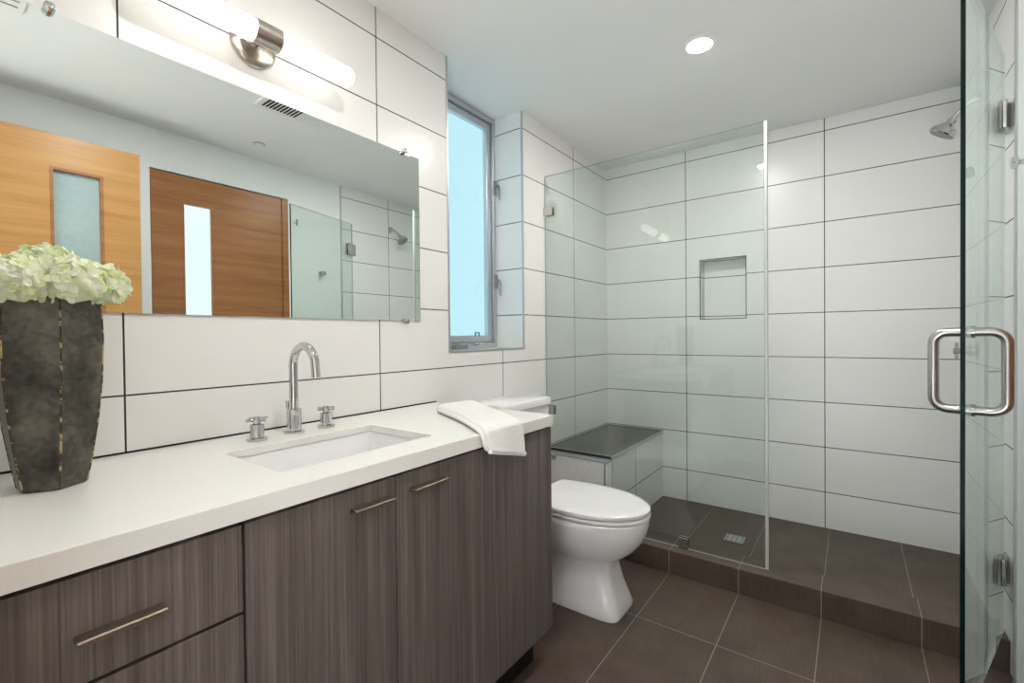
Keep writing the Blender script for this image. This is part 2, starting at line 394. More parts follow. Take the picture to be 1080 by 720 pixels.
# dark grout: counter joint and niche outline
bm = NB(); box(bm, 0.0002, 0.0022, FRONT + 0.004, -1.735, 0.8725, 0.8775); struct(obj('trim_3', bm, M_DARK))
bm = NB(); g = 0.0022
for (x0, x1, z0, z1) in ((NX0 - g, NX0 + g, NZ0, NZ1), (NX1 - g, NX1 + g, NZ0, NZ1), (NX0 - g, NX1 + g, NZ0 - g, NZ0 + g), (NX0 - g, NX1 + g, NZ1 - g, NZ1 + g)):
    box(bm, x0, x1, -0.0008, 0.0025, z0, z1)
for (x0, x1, z0, z1) in ((NX0, NX0 + g, NZ0, NZ1), (NX1 - g, NX1, NZ0, NZ1), (NX0, NX1, NZ0, NZ0 + g), (NX0, NX1, NZ1 - g, NZ1)):
    box(bm, x0, x1, ND - 0.002, ND + 0.0005, z0, z1)
struct(obj('trim_4', bm, M_DARK))
# ------------------------------------------------------------------ window
wd = struct(thing('window_1', (-0.2, (WY0 + WY1) / 2, WZ), 'tall aluminium casement window with frosted pale blue glass', 'window'))
ZT = 2.374
bm = NB()
for (y0, y1, z0, z1) in ((WY0, WY0 + 0.022, WZ, ZT), (WY1 - 0.022, WY1, WZ, ZT), (WY0 + 0.022, WY1 - 0.022, WZ, WZ + 0.030), (WY0 + 0.022, WY1 - 0.022, ZT - 0.024, ZT)):
    box(bm, -0.25, -0.185, y0, y1, z0, z1)
obj('window_frame', bm, M_ALU, wd, bevel=0.002)
SY0, SY1, SZ0, SZ1 = WY0 + 0.026, WY1 - 0.026, WZ + 0.034, ZT - 0.028
bm = NB()
for (y0, y1, z0, z1) in ((SY0, SY0 + 0.034, SZ0, SZ1), (SY1 - 0.034, SY1, SZ0, SZ1), (SY0 + 0.034, SY1 - 0.034, SZ0, SZ0 + 0.036), (SY0 + 0.034, SY1 - 0.034, SZ1 - 0.036, SZ1)):
    box(bm, -0.245, -0.200, y0, y1, z0, z1)
obj('sash', bm, M_ALU, wd, bevel=0.003)
bm = NB()
for (y0, y1, z0, z1) in ((SY0 - 0.004, SY0, SZ0, SZ1), (SY1, SY1 + 0.004, SZ0, SZ1), (SY0, SY1, SZ0 - 0.004, SZ0), (SY0, SY1, SZ1, SZ1 + 0.004)):
    box(bm, -0.24, -0.203, y0, y1, z0, z1)
obj('gasket', bm, M_ALUD, wd)
bm = NB(); box(bm, -0.232, -0.226, SY0 + 0.030, SY1 - 0.030, SZ0 + 0.032, SZ1 - 0.032); obj('window_pane', bm, M_PANE, wd)
for zc in (1.985, 1.455):
    bm = NB(); box(bm, -0.187, -0.172, WY1 - 0.020, WY1 - 0.006, zc - 0.030, zc + 0.045)
    tube(bm, [(-0.176, WY1 - 0.013, zc + 0.01), (-0.150, WY1 - 0.020, zc + 0.012), (-0.138, WY1 - 0.028, zc - 0.004), (-0.132, WY1 - 0.032, zc - 0.055), (-0.130, WY1 - 0.033, zc - 0.075)], [0.006, 0.007, 0.008, 0.007, 0.005], 10)
    obj('latch', bm, M_ALUL, wd, smooth=True)
bm = NB(); yc = WY0 + 0.24
box(bm, -0.186, -0.150, yc - 0.05, yc + 0.05, WZ + 0.001, WZ + 0.022)
tube(bm, [(-0.150, yc - 0.03, WZ + 0.020), (-0.135, yc - 0.02, WZ + 0.035), (-0.125, yc + 0.03, WZ + 0.032), (-0.120, yc + 0.08, WZ + 0.020), (-0.112, yc + 0.10, WZ + 0.030)], 0.006, 10)
obj('crank_operator', bm, M_ALUL, wd, smooth=True)
bm = NB(); yl = WY1 - 0.16
for b in ((yl - 0.018, yl - 0.013, 0.0, 0.022), (yl + 0.013, yl + 0.018, 0.0, 0.022), (yl - 0.018, yl + 0.018, 0.018, 0.023)):
    box(bm, -0.199, -0.193, b[0], b[1], SZ0 + 0.030 + b[2], SZ0 + 0.030 + b[3])
obj('sash_stop', bm, M_ALUD, wd)

# ------------------------------------------------------------------ doors (seen in the mirror)
def door_leaf(root, x0, x1, y0, y1, z0, z1, ly0, ly1, lz0, lz1, wm, lm, rim):
    bm = NB()
    box(bm, x0, x1, y0, ly0, z0, z1); box(bm, x0, x1, ly1, y1, z0, z1); box(bm, x0, x1, ly0, ly1, z0, lz0); box(bm, x0, x1, ly0, ly1, lz1, z1)
    leaf = obj('door_leaf', bm, wm, root)
    bm = NB(); t = rim; xf = x0 - 0.003
    box(bm, xf, x1, ly0 - 0.001, ly0 + t, lz0, lz1); box(bm, xf, x1, ly1 - t, ly1 + 0.001, lz0, lz1); box(bm, xf, x1, ly0 + t, ly1 - t, lz0, lz0 + t); box(bm, xf, x1, ly0 + t, ly1 - t, lz1 - t, lz1)
    obj('glazing_bead', bm, M_WOOD, root)
    bm = NB(); xm = (x0 + x1) / 2; box(bm, xm - 0.003, xm + 0.003, ly0 + t, ly1 - t, lz0 + t, lz1 - t); obj('door_pane', bm, lm, root)
    return leaf
d1 = struct(thing('door_1', (R + 0.02, -1.80, 0), 'closed brown wooden door with bright narrow pane, seen in the mirror', 'door'))
door_leaf(d1, R + 0.004, R + 0.046, DY0 + 0.004, -1.444, 0.006, DZ - 0.008, -2.052, -1.888, 0.25, 1.995, M_WOOD, M_LITE, 0.008)
bm = NB(); box(bm, R - 0.002, R + 0.10, -1.440, DY1 - 0.001, 0.0, DZ - 0.004); obj('door_jamb', bm, M_WOOD, d1)
bm = NB(); box(bm, R + 0.05, R + 0.148, DY0 + 0.001, -1.442, 0.0, DZ - 0.001); obj('dark_closing', bm, M_DARK, d1)  # dark block closing the opening behind the leaf
d2 = struct(thing('door_2', (1.66, FRONT + 0.02, 0), 'open honey coloured wooden door with frosted glass pane, seen in the mirror', 'door'))
door_leaf(d2, 1.655, 1.697, FRONT + 0.025, -2.318, 0.008, 2.147, -2.665, -2.470, 0.25, 1.990, M_WOOD2, M_LITE2, 0.012)

# ================================================================== SHOWER
# curb
bm = NB(); box(bm, 0.002, R - 0.001, -0.908, -0.757, 0.0, 0.112)
tag(obj('shower_curb', bm, M_CURB, loc=(0.93, -0.83, 0), bevel=0.003), 'low dark brown tiled curb across the shower entrance', 'curb')
# bench
bn = thing('shower_bench', (0.2, -0.4, 0.05), 'built-in shower bench with dark slab seat and white tiled side', 'bench')
bm = NB(); box(bm, 0.002, 0.402, -0.756, -0.001, 0.052, 0.478); box(bm, 0.002, 0.402, -0.900, -0.757, 0.1125, 0.478)
for f in bm.faces:
    f.normal_update()
obj('bench_base', bm, M_TILE_BENCH, bn)
bm = NB(); box(bm, 0.001, 0.401, -0.840, -0.001, 0.4785, 0.502); obj('seat_slab', bm, M_BENCH, bn, bevel=0.002)
bm = NB(); box(bm, 0.001, 0.390, -0.906, -0.9005, 0.1125, 0.478); obj('front_panel', bm, M_WHITE, bn)
bm = NB(); box(bm, 0.001, 0.410, -0.908, -0.852, 0.4785, 0.490); box(bm, 0.391, 0.400, -0.9085, -0.9005, 0.1125, 0.478); box(bm, 0.4015, 0.405, -0.838, -0.001, 0.4785, 0.5015); obj('edge_trim', bm, M_ALU, bn, bevel=0.001)
# fixed glass panel
gp = thing('glass_partition', (0.57, -0.846, 0.112), 'fixed clear greenish glass panel standing on the shower curb', 'glass panel')
bm = NB()
GY0, GY1, GZ0, GZ1, GXE = -0.851, -0.841, 0.1135, 2.079, 1.134
out = [(0.412, GZ0), (GXE, GZ0), (GXE, GZ1), (0.004, GZ1), (0.004, 0.504), (0.412, 0.504)]
a = [bm.verts.new((x, GY0, z)) for x, z in out]; b = [bm.verts.new((x, GY1, z)) for x, z in out]
bm.faces.new(a); bm.faces.new(list(reversed(b)))
for i in range(6):
    f = bm.faces.new((a[i], b[i], b[(i + 1) % 6], a[(i + 1) % 6])); f.material_index = 1
obj('glass', bm, [M_GLASS, M_GEDGE], gp)
for (x0, x1, z0, z1) in ((0.760, 0.806, 0.1125, 0.166), (0.001, 0.058, 1.848, 1.898), (0.001, 0.058, 0.696, 0.748)):
    bm = NB(); box(bm, x0, x1, GY0 - 0.010, GY0 - 0.0002, z0, z1); box(bm, x0, x1, GY1 + 0.0002, GY1 + 0.010, z0, z1)
    obj('clamp', bm, M_STEEL, gp, bevel=0.002)
bm = NB(); box(bm, 1.1345, 1.148, -0.853, -0.839, 0.1135, 2.079); obj('edge_seal', bm, M_SEAL, gp, bevel=0.003)
# glass door, standing open
E = Vector((1.672, -1.484, 0)); H = Vector((1.858, -0.866, 0)); t = (H - E).normalized(); n = Vector((t.y, -t.x, 0)); Z = Vector((0, 0, 1))
DZ0, DZ1 = 0.125, 2.079
H2 = H - t * 0.012
sd = thing('shower_door', (H.x - 0.01, H.y, DZ0), 'frameless clear glass shower door standing open, with big steel pull handle', 'shower door')
bm = NB(); L = (H2 - E).length
fs = obox(bm, E + t * (L / 2) + Z * ((DZ0 + DZ1) / 2), t, n, Z, L / 2, 0.005, (DZ1 - DZ0) / 2)
bm.normal_update()
for f in fs:
    c = f.calc_center_median() - (E + t * (L / 2) + Z * ((DZ0 + DZ1) / 2))
    f.material_index = 0 if abs(abs(c.dot(n)) - 0.005) < 1e-4 else (1 if c.dot(t) < -0.1 else 2)
obj('glass', bm, [M_GLASS, M_GEDGE_D, M_GEDGE], sd)
P = E + t * 0.078
for s in (1, -1):
    bm = NB(); pts = []
    zt, zb, o_, rr = 1.152, 0.942, 0.066, 0.030
    path = [(0.0, zt)]
    for i in range(7):
        a_ = PI / 2 * i / 6; path.append((o_ - rr + rr * math.sin(a_), zt - rr + rr * math.cos(a_)))
    for i in range(7):
        a_ = PI / 2 * i / 6; path.append((o_ - rr + rr * math.cos(a_), zb + rr - rr * math.sin(a_)))
    path.append((0.0, zb))
    tube(bm, [P + n * (s * (0.0055 + d)) + Z * z for d, z in path], 0.0125, 18)
    for z in (zt, zb): cyl(bm, P + n * (s * 0.0053) + Z * z, P + n * (s * 0.0125) + Z * z, 0.0165, 20)
    obj('pull_handle', bm, M_STEEL, sd, smooth=True)
for zc in (1.872, 0.345):
    bm = NB(); C_ = H2 - t * 0.030 + Z * zc
    obox(bm, C_ + n * 0.0105, t, n, Z, 0.026, 0.005, 0.045); obox(bm, C_ - n * 0.0105, t, n, Z, 0.026, 0.005, 0.045)
    cyl(bm, H + Z * (zc - 0.030) , H + Z * (zc + 0.030), 0.009, 16)
    hinge = obj('hinge', bm, M_STEEL, sd, bevel=0.002)
    bm = NB(); box(bm, R - 0.008, R - 0.0005, H.y - 0.030, H.y + 0.030, zc - 0.045, zc + 0.045); obj('wall_plate', bm, M_STEEL, hinge, bevel=0.002)
# shower head
sh = thing('showerhead', (R, -0.45, 2.10), 'chrome shower head on a short angled arm from the tiled wall', 'shower head')
bm = NB(); lathe(bm, (R - 0.0005, -0.47, 2.105), (-1, 0, 0), [(0, 0.030), (0.004, 0.030), (0.010, 0.016)]); obj('flange', bm, M_CHROME, sh, smooth=True)
bm = NB(); tube(bm, [(R - 0.002, -0.47, 2.105), (R - 0.03, -0.463, 2.103), (R - 0.055, -0.452, 2.085), (R - 0.085, -0.437, 2.050)], 0.0105); obj('arm', bm, M_CHROME, sh, smooth=True)
bm = NB(); ax = Vector((-0.55, 0.12, -0.83)).normalized(); lathe(bm, (R - 0.080, -0.440, 2.056), ax, [(0, 0.013), (0.010, 0.017), (0.020, 0.017), (0.028, 0.022), (0.050, 0.046), (0.066, 0.050), (0.070, 0.047)], 32); hd = obj('head', bm, M_CHROME, sh, smooth=True)
bm = NB(); lathe(bm, Vector((R - 0.080, -0.440, 2.056)) + ax * 0.0705, ax, [(0, 0.043), (0.002, 0.042)], 32); obj('spray_face', bm, M_GREYP, hd)
# mixer valve with cross handle
mv = thing('shower_valve', (R, -0.40, 1.07), 'chrome cross handle shower valve on the tiled wall behind the glass door', 'valve')
bm = NB(); lathe(bm, (R - 0.0005, -0.40, 1.07), (-1, 0, 0), [(0, 0.036), (0.005, 0.036), (0.010, 0.022), (0.03, 0.018), (0.040, 0.012), (0.062, 0.011)]); obj('body', bm, M_STEEL, mv, smooth=True)
bm = NB(); cyl(bm, (R - 0.066, -0.40, 1.034), (R - 0.066, -0.40, 1.106), 0.0055); cyl(bm, (R - 0.066, -0.436, 1.07), (R - 0.066, -0.364, 1.07), 0.0055); lathe(bm, (R - 0.056, -0.40, 1.07), (-1, 0, 0), [(0, 0.013), (0.02, 0.013)]); obj('cross_handle', bm, M_STEEL, mv, smooth=True)
# drain
dr = thing('floor_drain', (0.935, -0.45, 0.051), 'small square chrome drain grate in the shower floor', 'drain')
bm = NB(); cx, cy, hs = 0.935, -0.45, 0.046
for i in range(5):
    x = cx - hs + i * hs / 2; box(bm, max(x - 0.0065, cx - hs), min(x + 0.0065, cx + hs), cy - hs, cy + hs, 0.0525, 0.0550)
for i in range(4):
    y = cy - hs + i * hs * 2 / 3; box(bm, cx - hs, cx + hs, max(y - 0.009, cy - hs), min(y + 0.009, cy + hs), 0.0524, 0.0552)
obj('grate', bm, M_ALU, dr)
bm = NB(); box(bm, cx - hs, cx + hs, cy - hs, cy + hs, 0.0512, 0.0522); obj('drain_cup', bm, M_DARK, dr)
# paper holder on the bench front
ph = thing('paper_holder', (0.075, -0.906, 0.47), 'small chrome paper holder on the white bench front beside the toilet', 'paper holder')
bm = NB(); lathe(bm, (0.083, -0.9065, 0.470), (0, -1, 0), [(0, 0.018), (0.005, 0.018), (0.006, 0.007), (0.05, 0.007)]); obj('post', bm, M_CHROME, ph, smooth=True)
bm = NB(); cyl(bm, (0.087, -0.955, 0.470), (0.012, -0.955, 0.470), 0.006); obj('bar', bm, M_CHROME, ph, smooth=True)

# ================================================================== VANITY
VY0, VY1, VX = FRONT + 0.004, -1.738, 0.582
va = thing('vanity_cabinet', (0.29, (VY0 + VY1) / 2, 0), 'long grey-brown wood grain vanity cabinet under the white countertop', 'cabinet')
bm = NB()
box(bm, 0.003, 0.560, VY0, VY1 - 0.019, 0.117, 0.12 + 0.02); box(bm, 0.003, 0.022, VY0, VY1 - 0.019, 0.14, 0.835)
box(bm, 0.022, 0.560, VY0, VY0 + 0.018, 0.14, 0.835); box(bm, 0.022, 0.560, -2.772, -2.754, 0.14, 0.835); box(bm, 0.022, 0.560, -2.099, -2.081, 0.14, 0.66)
box(bm, 0.545, 0.560, VY0 + 0.018, VY1 - 0.019, 0.80, 0.835)
obj('body', bm, M_DARK, va)
bm = NB(); box(bm, 0.003, VX, VY1 - 0.018, VY1, 0.115, 0.829); obj('side_panel', bm, M_LAM, va, bevel=0.001)
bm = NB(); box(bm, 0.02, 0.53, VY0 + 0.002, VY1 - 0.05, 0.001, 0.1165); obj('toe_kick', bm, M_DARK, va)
def front(name, y0, y1, z0, z1, hy0=None, hy1=None, hz=None):
    bm = NB(); box(bm, 0.563, VX, y0, y1, z0, z1); o = obj(name, bm, M_LAM, va, bevel=0.0015)
    if hy0 is not None:
        bm = NB()
        pr = [(0.0, 0.0), (0.020, -0.001), (0.023, -0.003), (0.023, -0.009), (0.020, -0.009), (0.020, -0.0045), (0.003, -0.0035), (0.003, -0.010), (0.0, -0.010)]
        A = [bm.verts.new((VX + 0.0003 + x, hy0, hz + z)) for x, z in pr]; B = [bm.verts.new((VX + 0.0003 + x, hy1, hz + z)) for x, z in pr]
        bm.faces.new(A); bm.faces.new(list(reversed(B)))
        for i in range(len(pr)): bm.faces.new((A[i], B[i], B[(i + 1) % len(pr)], A[(i + 1) % len(pr)]))
        h = obj('pull', bm, M_BRONZE, o); h['label'] = 'bronze tab pull'
    return o
front('drawer', VY0 + 0.002, -2.7665, 0.6745, 0.827, -2.985, -2.883, 0.746)
front('drawer', VY0 + 0.002, -2.7665, 0.399, 0.6690, -2.985, -2.883, 0.600)
front('drawer', VY0 + 0.002, -2.7665, 0.116, 0.394, -2.985, -2.883, 0.325)
front('cabinet_door', -2.7615, -2.4310, 0.116, 0.827, -2.552, -2.447, 0.788)
front('cabinet_door', -2.4270, -2.0905, 0.116, 0.827, -2.388, -2.276, 0.790)
front('fixed_panel', -2.0895, VY1 - 0.0185, 0.116, 0.827)
# countertop with sink cut-out
SX0, SX1, SYa, SYb = 0.196, 0.480, -2.646, -2.212
bm = NB()
xs = [0.0015, SX0, SX1, 0.590]; ys = [VY0, SYa, SYb, -1.731]
def grid(z):
    g = [[bm.verts.new((x, y, z)) for y in ys] for x in xs]
    for i in range(3):
        for j in range(3):
            if (i, j) != (1, 1): bm.faces.new((g[i][j], g[i + 1][j], g[i + 1][j + 1], g[i][j + 1]))
    return g
g0 = grid(0.852); g1 = grid(0.873)
hole = [(1, 1), (1, 2), (2, 2), (2, 1), (1, 1)]
for (i, j), (k, l) in zip(hole, hole[1:]): bm.faces.new((g0[i][j], g0[k][l], g1[k][l], g1[i][j]))
oc = [(0, 0), (1, 0), (2, 0), (3, 0), (3, 1), (3, 2), (3, 3), (2, 3), (1, 3), (0, 3), (0, 2), (0, 1)]
lo_ = [bm.verts.new((xs[i], ys[j], 0.836)) for i, j in oc]
for q in range(12):
    (i, j), (k, l) = oc[q], oc[(q + 1) % 12]; bm.faces.new((lo_[q], lo_[(q + 1) % 12], g1[k][l], g1[i][j]))
YR = -1.731
quad(bm, [(0.565, VY0, 0.836), (0.590, VY0, 0.836), (0.590, YR, 0.836), (0.565, YR, 0.836)]); quad(bm, [(0.0015, YR - 0.025, 0.836), (0.565, YR - 0.025, 0.836), (0.565, YR, 0.836), (0.0015, YR, 0.836)])
quad(bm, [(0.565, VY0, 0.836), (0.565, YR - 0.025, 0.836), (0.565, YR - 0.025, 0.852), (0.565, VY0, 0.852)]); quad(bm, [(0.0015, YR - 0.025, 0.836), (0.565, YR - 0.025, 0.836), (0.565, YR - 0.025, 0.852), (0.0015, YR - 0.025, 0.852)])
tag(obj('countertop', bm, M_QUARTZ, loc=(0.29, -2.4, 0.836), bevel=0.002), 'long white quartz countertop on the vanity cabinet', 'countertop')
# undermount sink
sk = thing('sink', (0.338, -2.429, 0.70), 'white rectangular undermount sink set in the countertop', 'sink')
bm = NB(); scx, scy, shx, shy = (SX0 + SX1) / 2, (SYa + SYb) / 2, (SX1 - SX0) / 2, (SYb - SYa) / 2
prof = [(0.020, 0.846, 0.02), (0.020, 0.8515, 0.02), (0.004, 0.8515, 0.018), (0.002, 0.846, 0.018), (-0.010, 0.775, 0.028), (-0.018, 0.735, 0.035), (-0.035, 0.715, 0.045), (-0.065, 0.708, 0.05), (-0.12, 0.704, 0.02)]
rings = [rrect(scx, scy, shx + d, shy + d, rd, z) for d, z, rd in prof]
vr = loft(bm, rings, False); bm.faces.new(vr[-1])
o = obj('basin', bm, M_CERAMIC, sk, smooth=True)
md = o.modifiers.new('solid', 'SOLIDIFY'); md.thickness = 0.006; md.offset = -1
bm = NB(); lathe(bm, (scx, scy, 0.7045), (0, 0, 1), [(0, 0.024), (0.003, 0.023), (0.004, 0.015)]); obj('drain_plug', bm, M_CHROME, sk, smooth=True)
# faucet
fa = thing('faucet', (0.11, -2.42, 0.873), 'chrome widespread faucet with gooseneck spout behind the sink', 'faucet')
FX, FY, FZ = 0.110, -2.420, 0.8735
bm = NB(); lathe(bm, (FX, FY, FZ), (0, 0, 1), [(0, 0.029), (0.006, 0.029), (0.008, 0.0205), (0.070, 0.0205), (0.072, 0.017)], 32); obj('base', bm, M_CHROME, fa, smooth=True)
bm = NB(); rr = 0.056; zc = 1.074
pts = [(FX, FY, FZ + 0.071), (FX, FY, 1.0), (FX, FY, 1.05)]
for i in range(15):
    a_ = PI - math.radians(166) * i / 14
    pts.append((FX + rr + rr * math.cos(a_), FY + 0.004 * i / 14, zc + rr * math.sin(a_)))
lx, ly, lz = pts[-1]; a_ = PI - math.radians(166); dx, dz = math.sin(a_), -math.cos(a_)
pts.append((lx + 0.026 * dx * 0.9, ly, lz - 0.046))
tube(bm, pts, 0.0122, 20); obj('spout', bm, M_CHROME, fa, smooth=True)
bm = NB(); cyl(bm, (FX - 0.034, FY, FZ), (FX - 0.034, FY, 0.948), 0.0045); cyl(bm, (FX - 0.034, FY, 0.945), (FX - 0.034, FY, 0.965), 0.0055, r2=0.008); obj('lift_rod', bm, M_CHROME, fa, smooth=True)
for hx_, hy_ in ((0.128, -2.534), (0.110, -2.317)):
    bm = NB(); lathe(bm, (hx_, hy_, FZ), (0, 0, 1), [(0, 0.026), (0.008, 0.026), (0.010, 0.0175), (0.045, 0.0175), (0.047, 0.010), (0.056, 0.009)], 28); vb = obj('valve_base', bm, M_CHROME, fa, smooth=True)
    bm = NB(); zc = FZ + 0.058
    lathe(bm, (hx_, hy_, zc - 0.008), (0, 0, 1), [(0, 0.0115), (0.014, 0.0115), (0.016, 0.009)], 24)
    ang = math.radians(12)
    for a_ in (ang, ang + PI / 2):
        d = Vector((math.cos(a_), math.sin(a_), 0)) * 0.031; cyl(bm, Vector((hx_, hy_, zc)) - d, Vector((hx_, hy_, zc)) + d, 0.0042, 12)
    obj('cross_handle', bm, M_CHROME, vb, smooth=True)
# mirror
mr = thing('wall_mirror', (0.0, -2.406, 1.22), 'wide frameless mirror clipped to the tiled wall above the vanity', 'mirror')
MY0, MY1, MZ0, MZ1 = -2.990, -1.822, 1.2195, 1.888
bm = NB(); box(bm, 0.0012, 0.0062, MY0, MY1, MZ0, MZ1)
bm.normal_update()
for f in bm.faces:
    if abs(f.normal.x) < 0.5: f.material_index = 1
obj('mirror_glass', bm, [M_MIRROR, M_GEDGE], mr)
for y, z in ((-2.908, MZ1 + 0.003), (-1.903, MZ1 + 0.003), (-2.908, MZ0 - 0.003), (-1.903, MZ0 - 0.003)):
    bm = NB(); lathe(bm, (0.0005, y, z), (1, 0, 0), [(0, 0.006), (0.006, 0.006), (0.007, 0.0105), (0.020, 0.0105), (0.022, 0.008)], 18); obj('clip', bm, M_CHROME, mr, smooth=True)
# vanity lamp
vl = thing('wall_lamp', (0.0, -2.473, 2.03), 'lit double tube vanity lamp with brushed nickel band above the mirror', 'lamp')
LY, LX, LZ = -2.475, 0.092, 2.020
bm = NB(); lathe(bm, (0.0005, -2.470, 2.030), (1, 0, 0), [(0, 0.066), (0.006, 0.066), (0.014, 0.060), (0.018, 0.045), (0.019, 0.0)], 40); obj('backplate', bm, M_NICKEL, vl, smooth=True)
bm = NB(); cyl(bm, (0.019, -2.470, 2.025), (0.065, -2.473, 2.022), 0.010); obj('arm', bm, M_NICKEL, vl, smooth=True)
bm = NB(); lathe(bm, (LX, LY - 0.036, LZ), (0, 1, 0), [(0, 0.030), (0.0, 0.0335), (0.072, 0.0335), (0.072, 0.030)], 36); obj('band', bm, M_NICKEL, vl, smooth=True)
for s in (1, -1):
    bm = NB(); lathe(bm, (LX, LY + s * 0.0362, LZ), (0, s, 0), [(0, 0.0305), (0.224, 0.0305), (0.236, 0.028), (0.243, 0.020), (0.245, 0.004)], 36); obj('glass_tube', bm, M_TUBE, vl, smooth=True)

# ================================================================== TOILET
to = thing('toilet', (0.30, -1.33, 0.0), 'white elongated two-piece toilet between the vanity and the shower bench', 'toilet')
TC = -1.33
def plan(z, xb, xf, hw, hwb, nose, n=40):
    """toilet plan outline: straight back at xb, rounded front to xf"""
    pts = []
    xm = xf - nose
    for i in range(n + 1):
        a_ = -PI / 2 + PI * i / n
        pts.append(Vector((xm + nose * math.cos(a_), TC + hw * math.sin(a_), z)))
    k = 10
    for i in range(1, k + 1):
        q = i / k; pts.append(Vector((xm + (xb - xm) * q, TC + hw + (hwb - hw) * q * q, z)))
    for i in range(1, 6): pts.append(Vector((xb, TC + hwb - 2 * hwb * i / 6, z)))
    for i in range(k, 0, -1):
        q = i / k; pts.append(Vector((xm + (xb - xm) * q, TC - hw - (hwb - hw) * q * q, z)))
    return pts
def sect(z, xb, xf, hw, pw):
    """pedestal section: superellipse front, square back"""
    pts = []; n = 40; xm = xf - min(0.24, (xf - xb) * 0.5)
    for i in range(n + 1):
        a_ = -PI / 2 + PI * i / n; c, s = math.cos(a_), math.sin(a_)
        pts.append(Vector((xm + (xf - xm) * (abs(c) ** (2 / pw)), TC + hw * math.copysign(abs(s) ** (2 / pw), s), z)))
    for i in range(1, 11): pts.append(Vector((xm + (xb - xm) * i / 10, TC + hw, z)))
    for i in range(1, 6): pts.append(Vector((xb, TC + hw - 2 * hw * i / 6, z)))
    for i in range(10, 0, -1): pts.append(Vector((xm + (xb - xm) * i / 10, TC - hw, z)))
    return pts
bm = NB()
rs = [(0.000, 0.10, 0.686, 0.112, 7), (0.012, 0.10, 0.688, 0.114, 7), (0.05, 0.10, 0.676, 0.107, 6), (0.11, 0.10, 0.655, 0.100, 5), (0.17, 0.10, 0.643, 0.098, 4), (0.205, 0.10, 0.645, 0.103, 3.2),
      (0.218, 0.10, 0.655, 0.112, 2.8), (0.235, 0.10, 0.685, 0.130, 2.4), (0.265, 0.10, 0.722, 0.150, 2.2), (0.300, 0.10, 0.750, 0.166, 2.1), (0.340, 0.10, 0.770, 0.178, 2.0), (0.375, 0.10, 0.780, 0.183, 2.0), (0.398, 0.10, 0.781, 0.184, 2.0), (0.404, 0.10, 0.776, 0.180, 2.0)]
loft(bm, [sect(*q) for q in rs]); obj('bowl', bm, M_CERAMIC, to, smooth=True)
bm = NB(); loft(bm, [plan(z, 0.30, xf, hw, hb, 0.27) for z, xf, hw, hb in ((0.4060, 0.770, 0.174, 0.150), (0.4085, 0.771, 0.175, 0.151), (0.4090, 0.784, 0.186, 0.162), (0.4105, 0.786, 0.187, 0.163), (0.4190, 0.786, 0.187, 0.163), (0.4210, 0.783, 0.185, 0.161), (0.4225, 0.776, 0.180, 0.157))]); obj('seat', bm, M_SEAT, to, smooth=True)
bm = NB(); loft(bm, [plan(z, 0.30, xf, hw, hb, 0.27) for z, xf, hw, hb in ((0.4230, 0.760, 0.166, 0.146), (0.4280, 0.760, 0.166, 0.146), (0.4285, 0.780, 0.183, 0.159), (0.4295, 0.784, 0.186, 0.162), (0.431, 0.785, 0.186, 0.162), (0.441, 0.785, 0.186, 0.162), (0.447, 0.778, 0.180, 0.157), (0.450, 0.755, 0.160, 0.140), (0.452, 0.70, 0.11, 0.09))]); obj('lid', bm, M_SEAT, to, smooth=True)
bm = NB(); cyl(bm, (0.285, TC - 0.09, 0.425), (0.285, TC + 0.09, 0.425), 0.014); obj('seat_hinge', bm, M_SEAT, to, smooth=True)
bm = NB()
loft(bm, [rrect(xc, TC, hx, hy, 0.03, z) for xc, hx, hy, z in ((0.105, 0.085, 0.175, 0.405), (0.108, 0.092, 0.186, 0.44), (0.110, 0.097, 0.192, 0.60), (0.111, 0.099, 0.194, 0.806))]); obj('tank', bm, M_CERAMIC, to, smooth=True)
bm = NB()
loft(bm, [rrect(0.114, TC, hx, hy, 0.035, z) for hx, hy, z in ((0.100, 0.196, 0.8075), (0.107, 0.203, 0.811), (0.108, 0.204, 0.832), (0.104, 0.200, 0.842), (0.092, 0.188, 0.846))]); obj('tank_lid', bm, M_CERAMIC, to, smooth=True)
bm = NB(); cyl(bm, (0.212, TC - 0.13, 0.76), (0.225, TC - 0.13, 0.76), 0.012); tube(bm, [(0.225, TC - 0.13, 0.76), (0.232, TC - 0.10, 0.758), (0.232, TC - 0.06, 0.754)], 0.006); obj('flush_lever', bm, M_CHROME, to, smooth=True)

# ================================================================== CEILING FITTINGS
def ceil_z(y): return CE0 + (CE1 - CE0) * min(1.0, max(0.0, -y / 2.0))
def downlight(x, y, label):
    z = ceil_z(y)
    o = thing('recessed_light', (x, y, z), label, 'ceiling light')
    bm = NB(); lathe(bm, (x, y, z + 0.004), (0, 0, -1), [(0, 0.0475), (0, 0.062), (0.007, 0.060), (0.008, 0.050), (0.003, 0.0475)], 36); obj('trim_ring', bm, M_WHITE, o, smooth=True)
    bm = NB(); lathe(bm, (x, y, z - 0.0005), (0, 0, -1), [(0, 0.046), (0.004, 0.044)], 36); obj('lens', bm, M_SPOT, o)
downlight(0.924, -1.067, 'lit round recessed ceiling light in front of the shower')
downlight(0.924, -2.45, 'added unseen round ceiling light beside the vanity')  # second downlight, out of view, added for general light
ev = thing('exhaust_fan', (0.95, -1.80, 2.395), 'white louvred exhaust fan cover on the ceiling, seen in the mirror', 'vent')
bm = NB(); box(bm, 0.79, 1.095, -1.985, -1.610, 2.378, 2.3945); obj('cover', bm, M_WHITE, ev, bevel=0.012, seg=3)
bm = NB()
for i in range(10): yy = -1.955 + i * 0.0185; box(bm, 0.85, 1.055, yy, yy + 0.009, 2.376, 2.3775)
obj('louvre_slots', bm, M_DARK, ev)
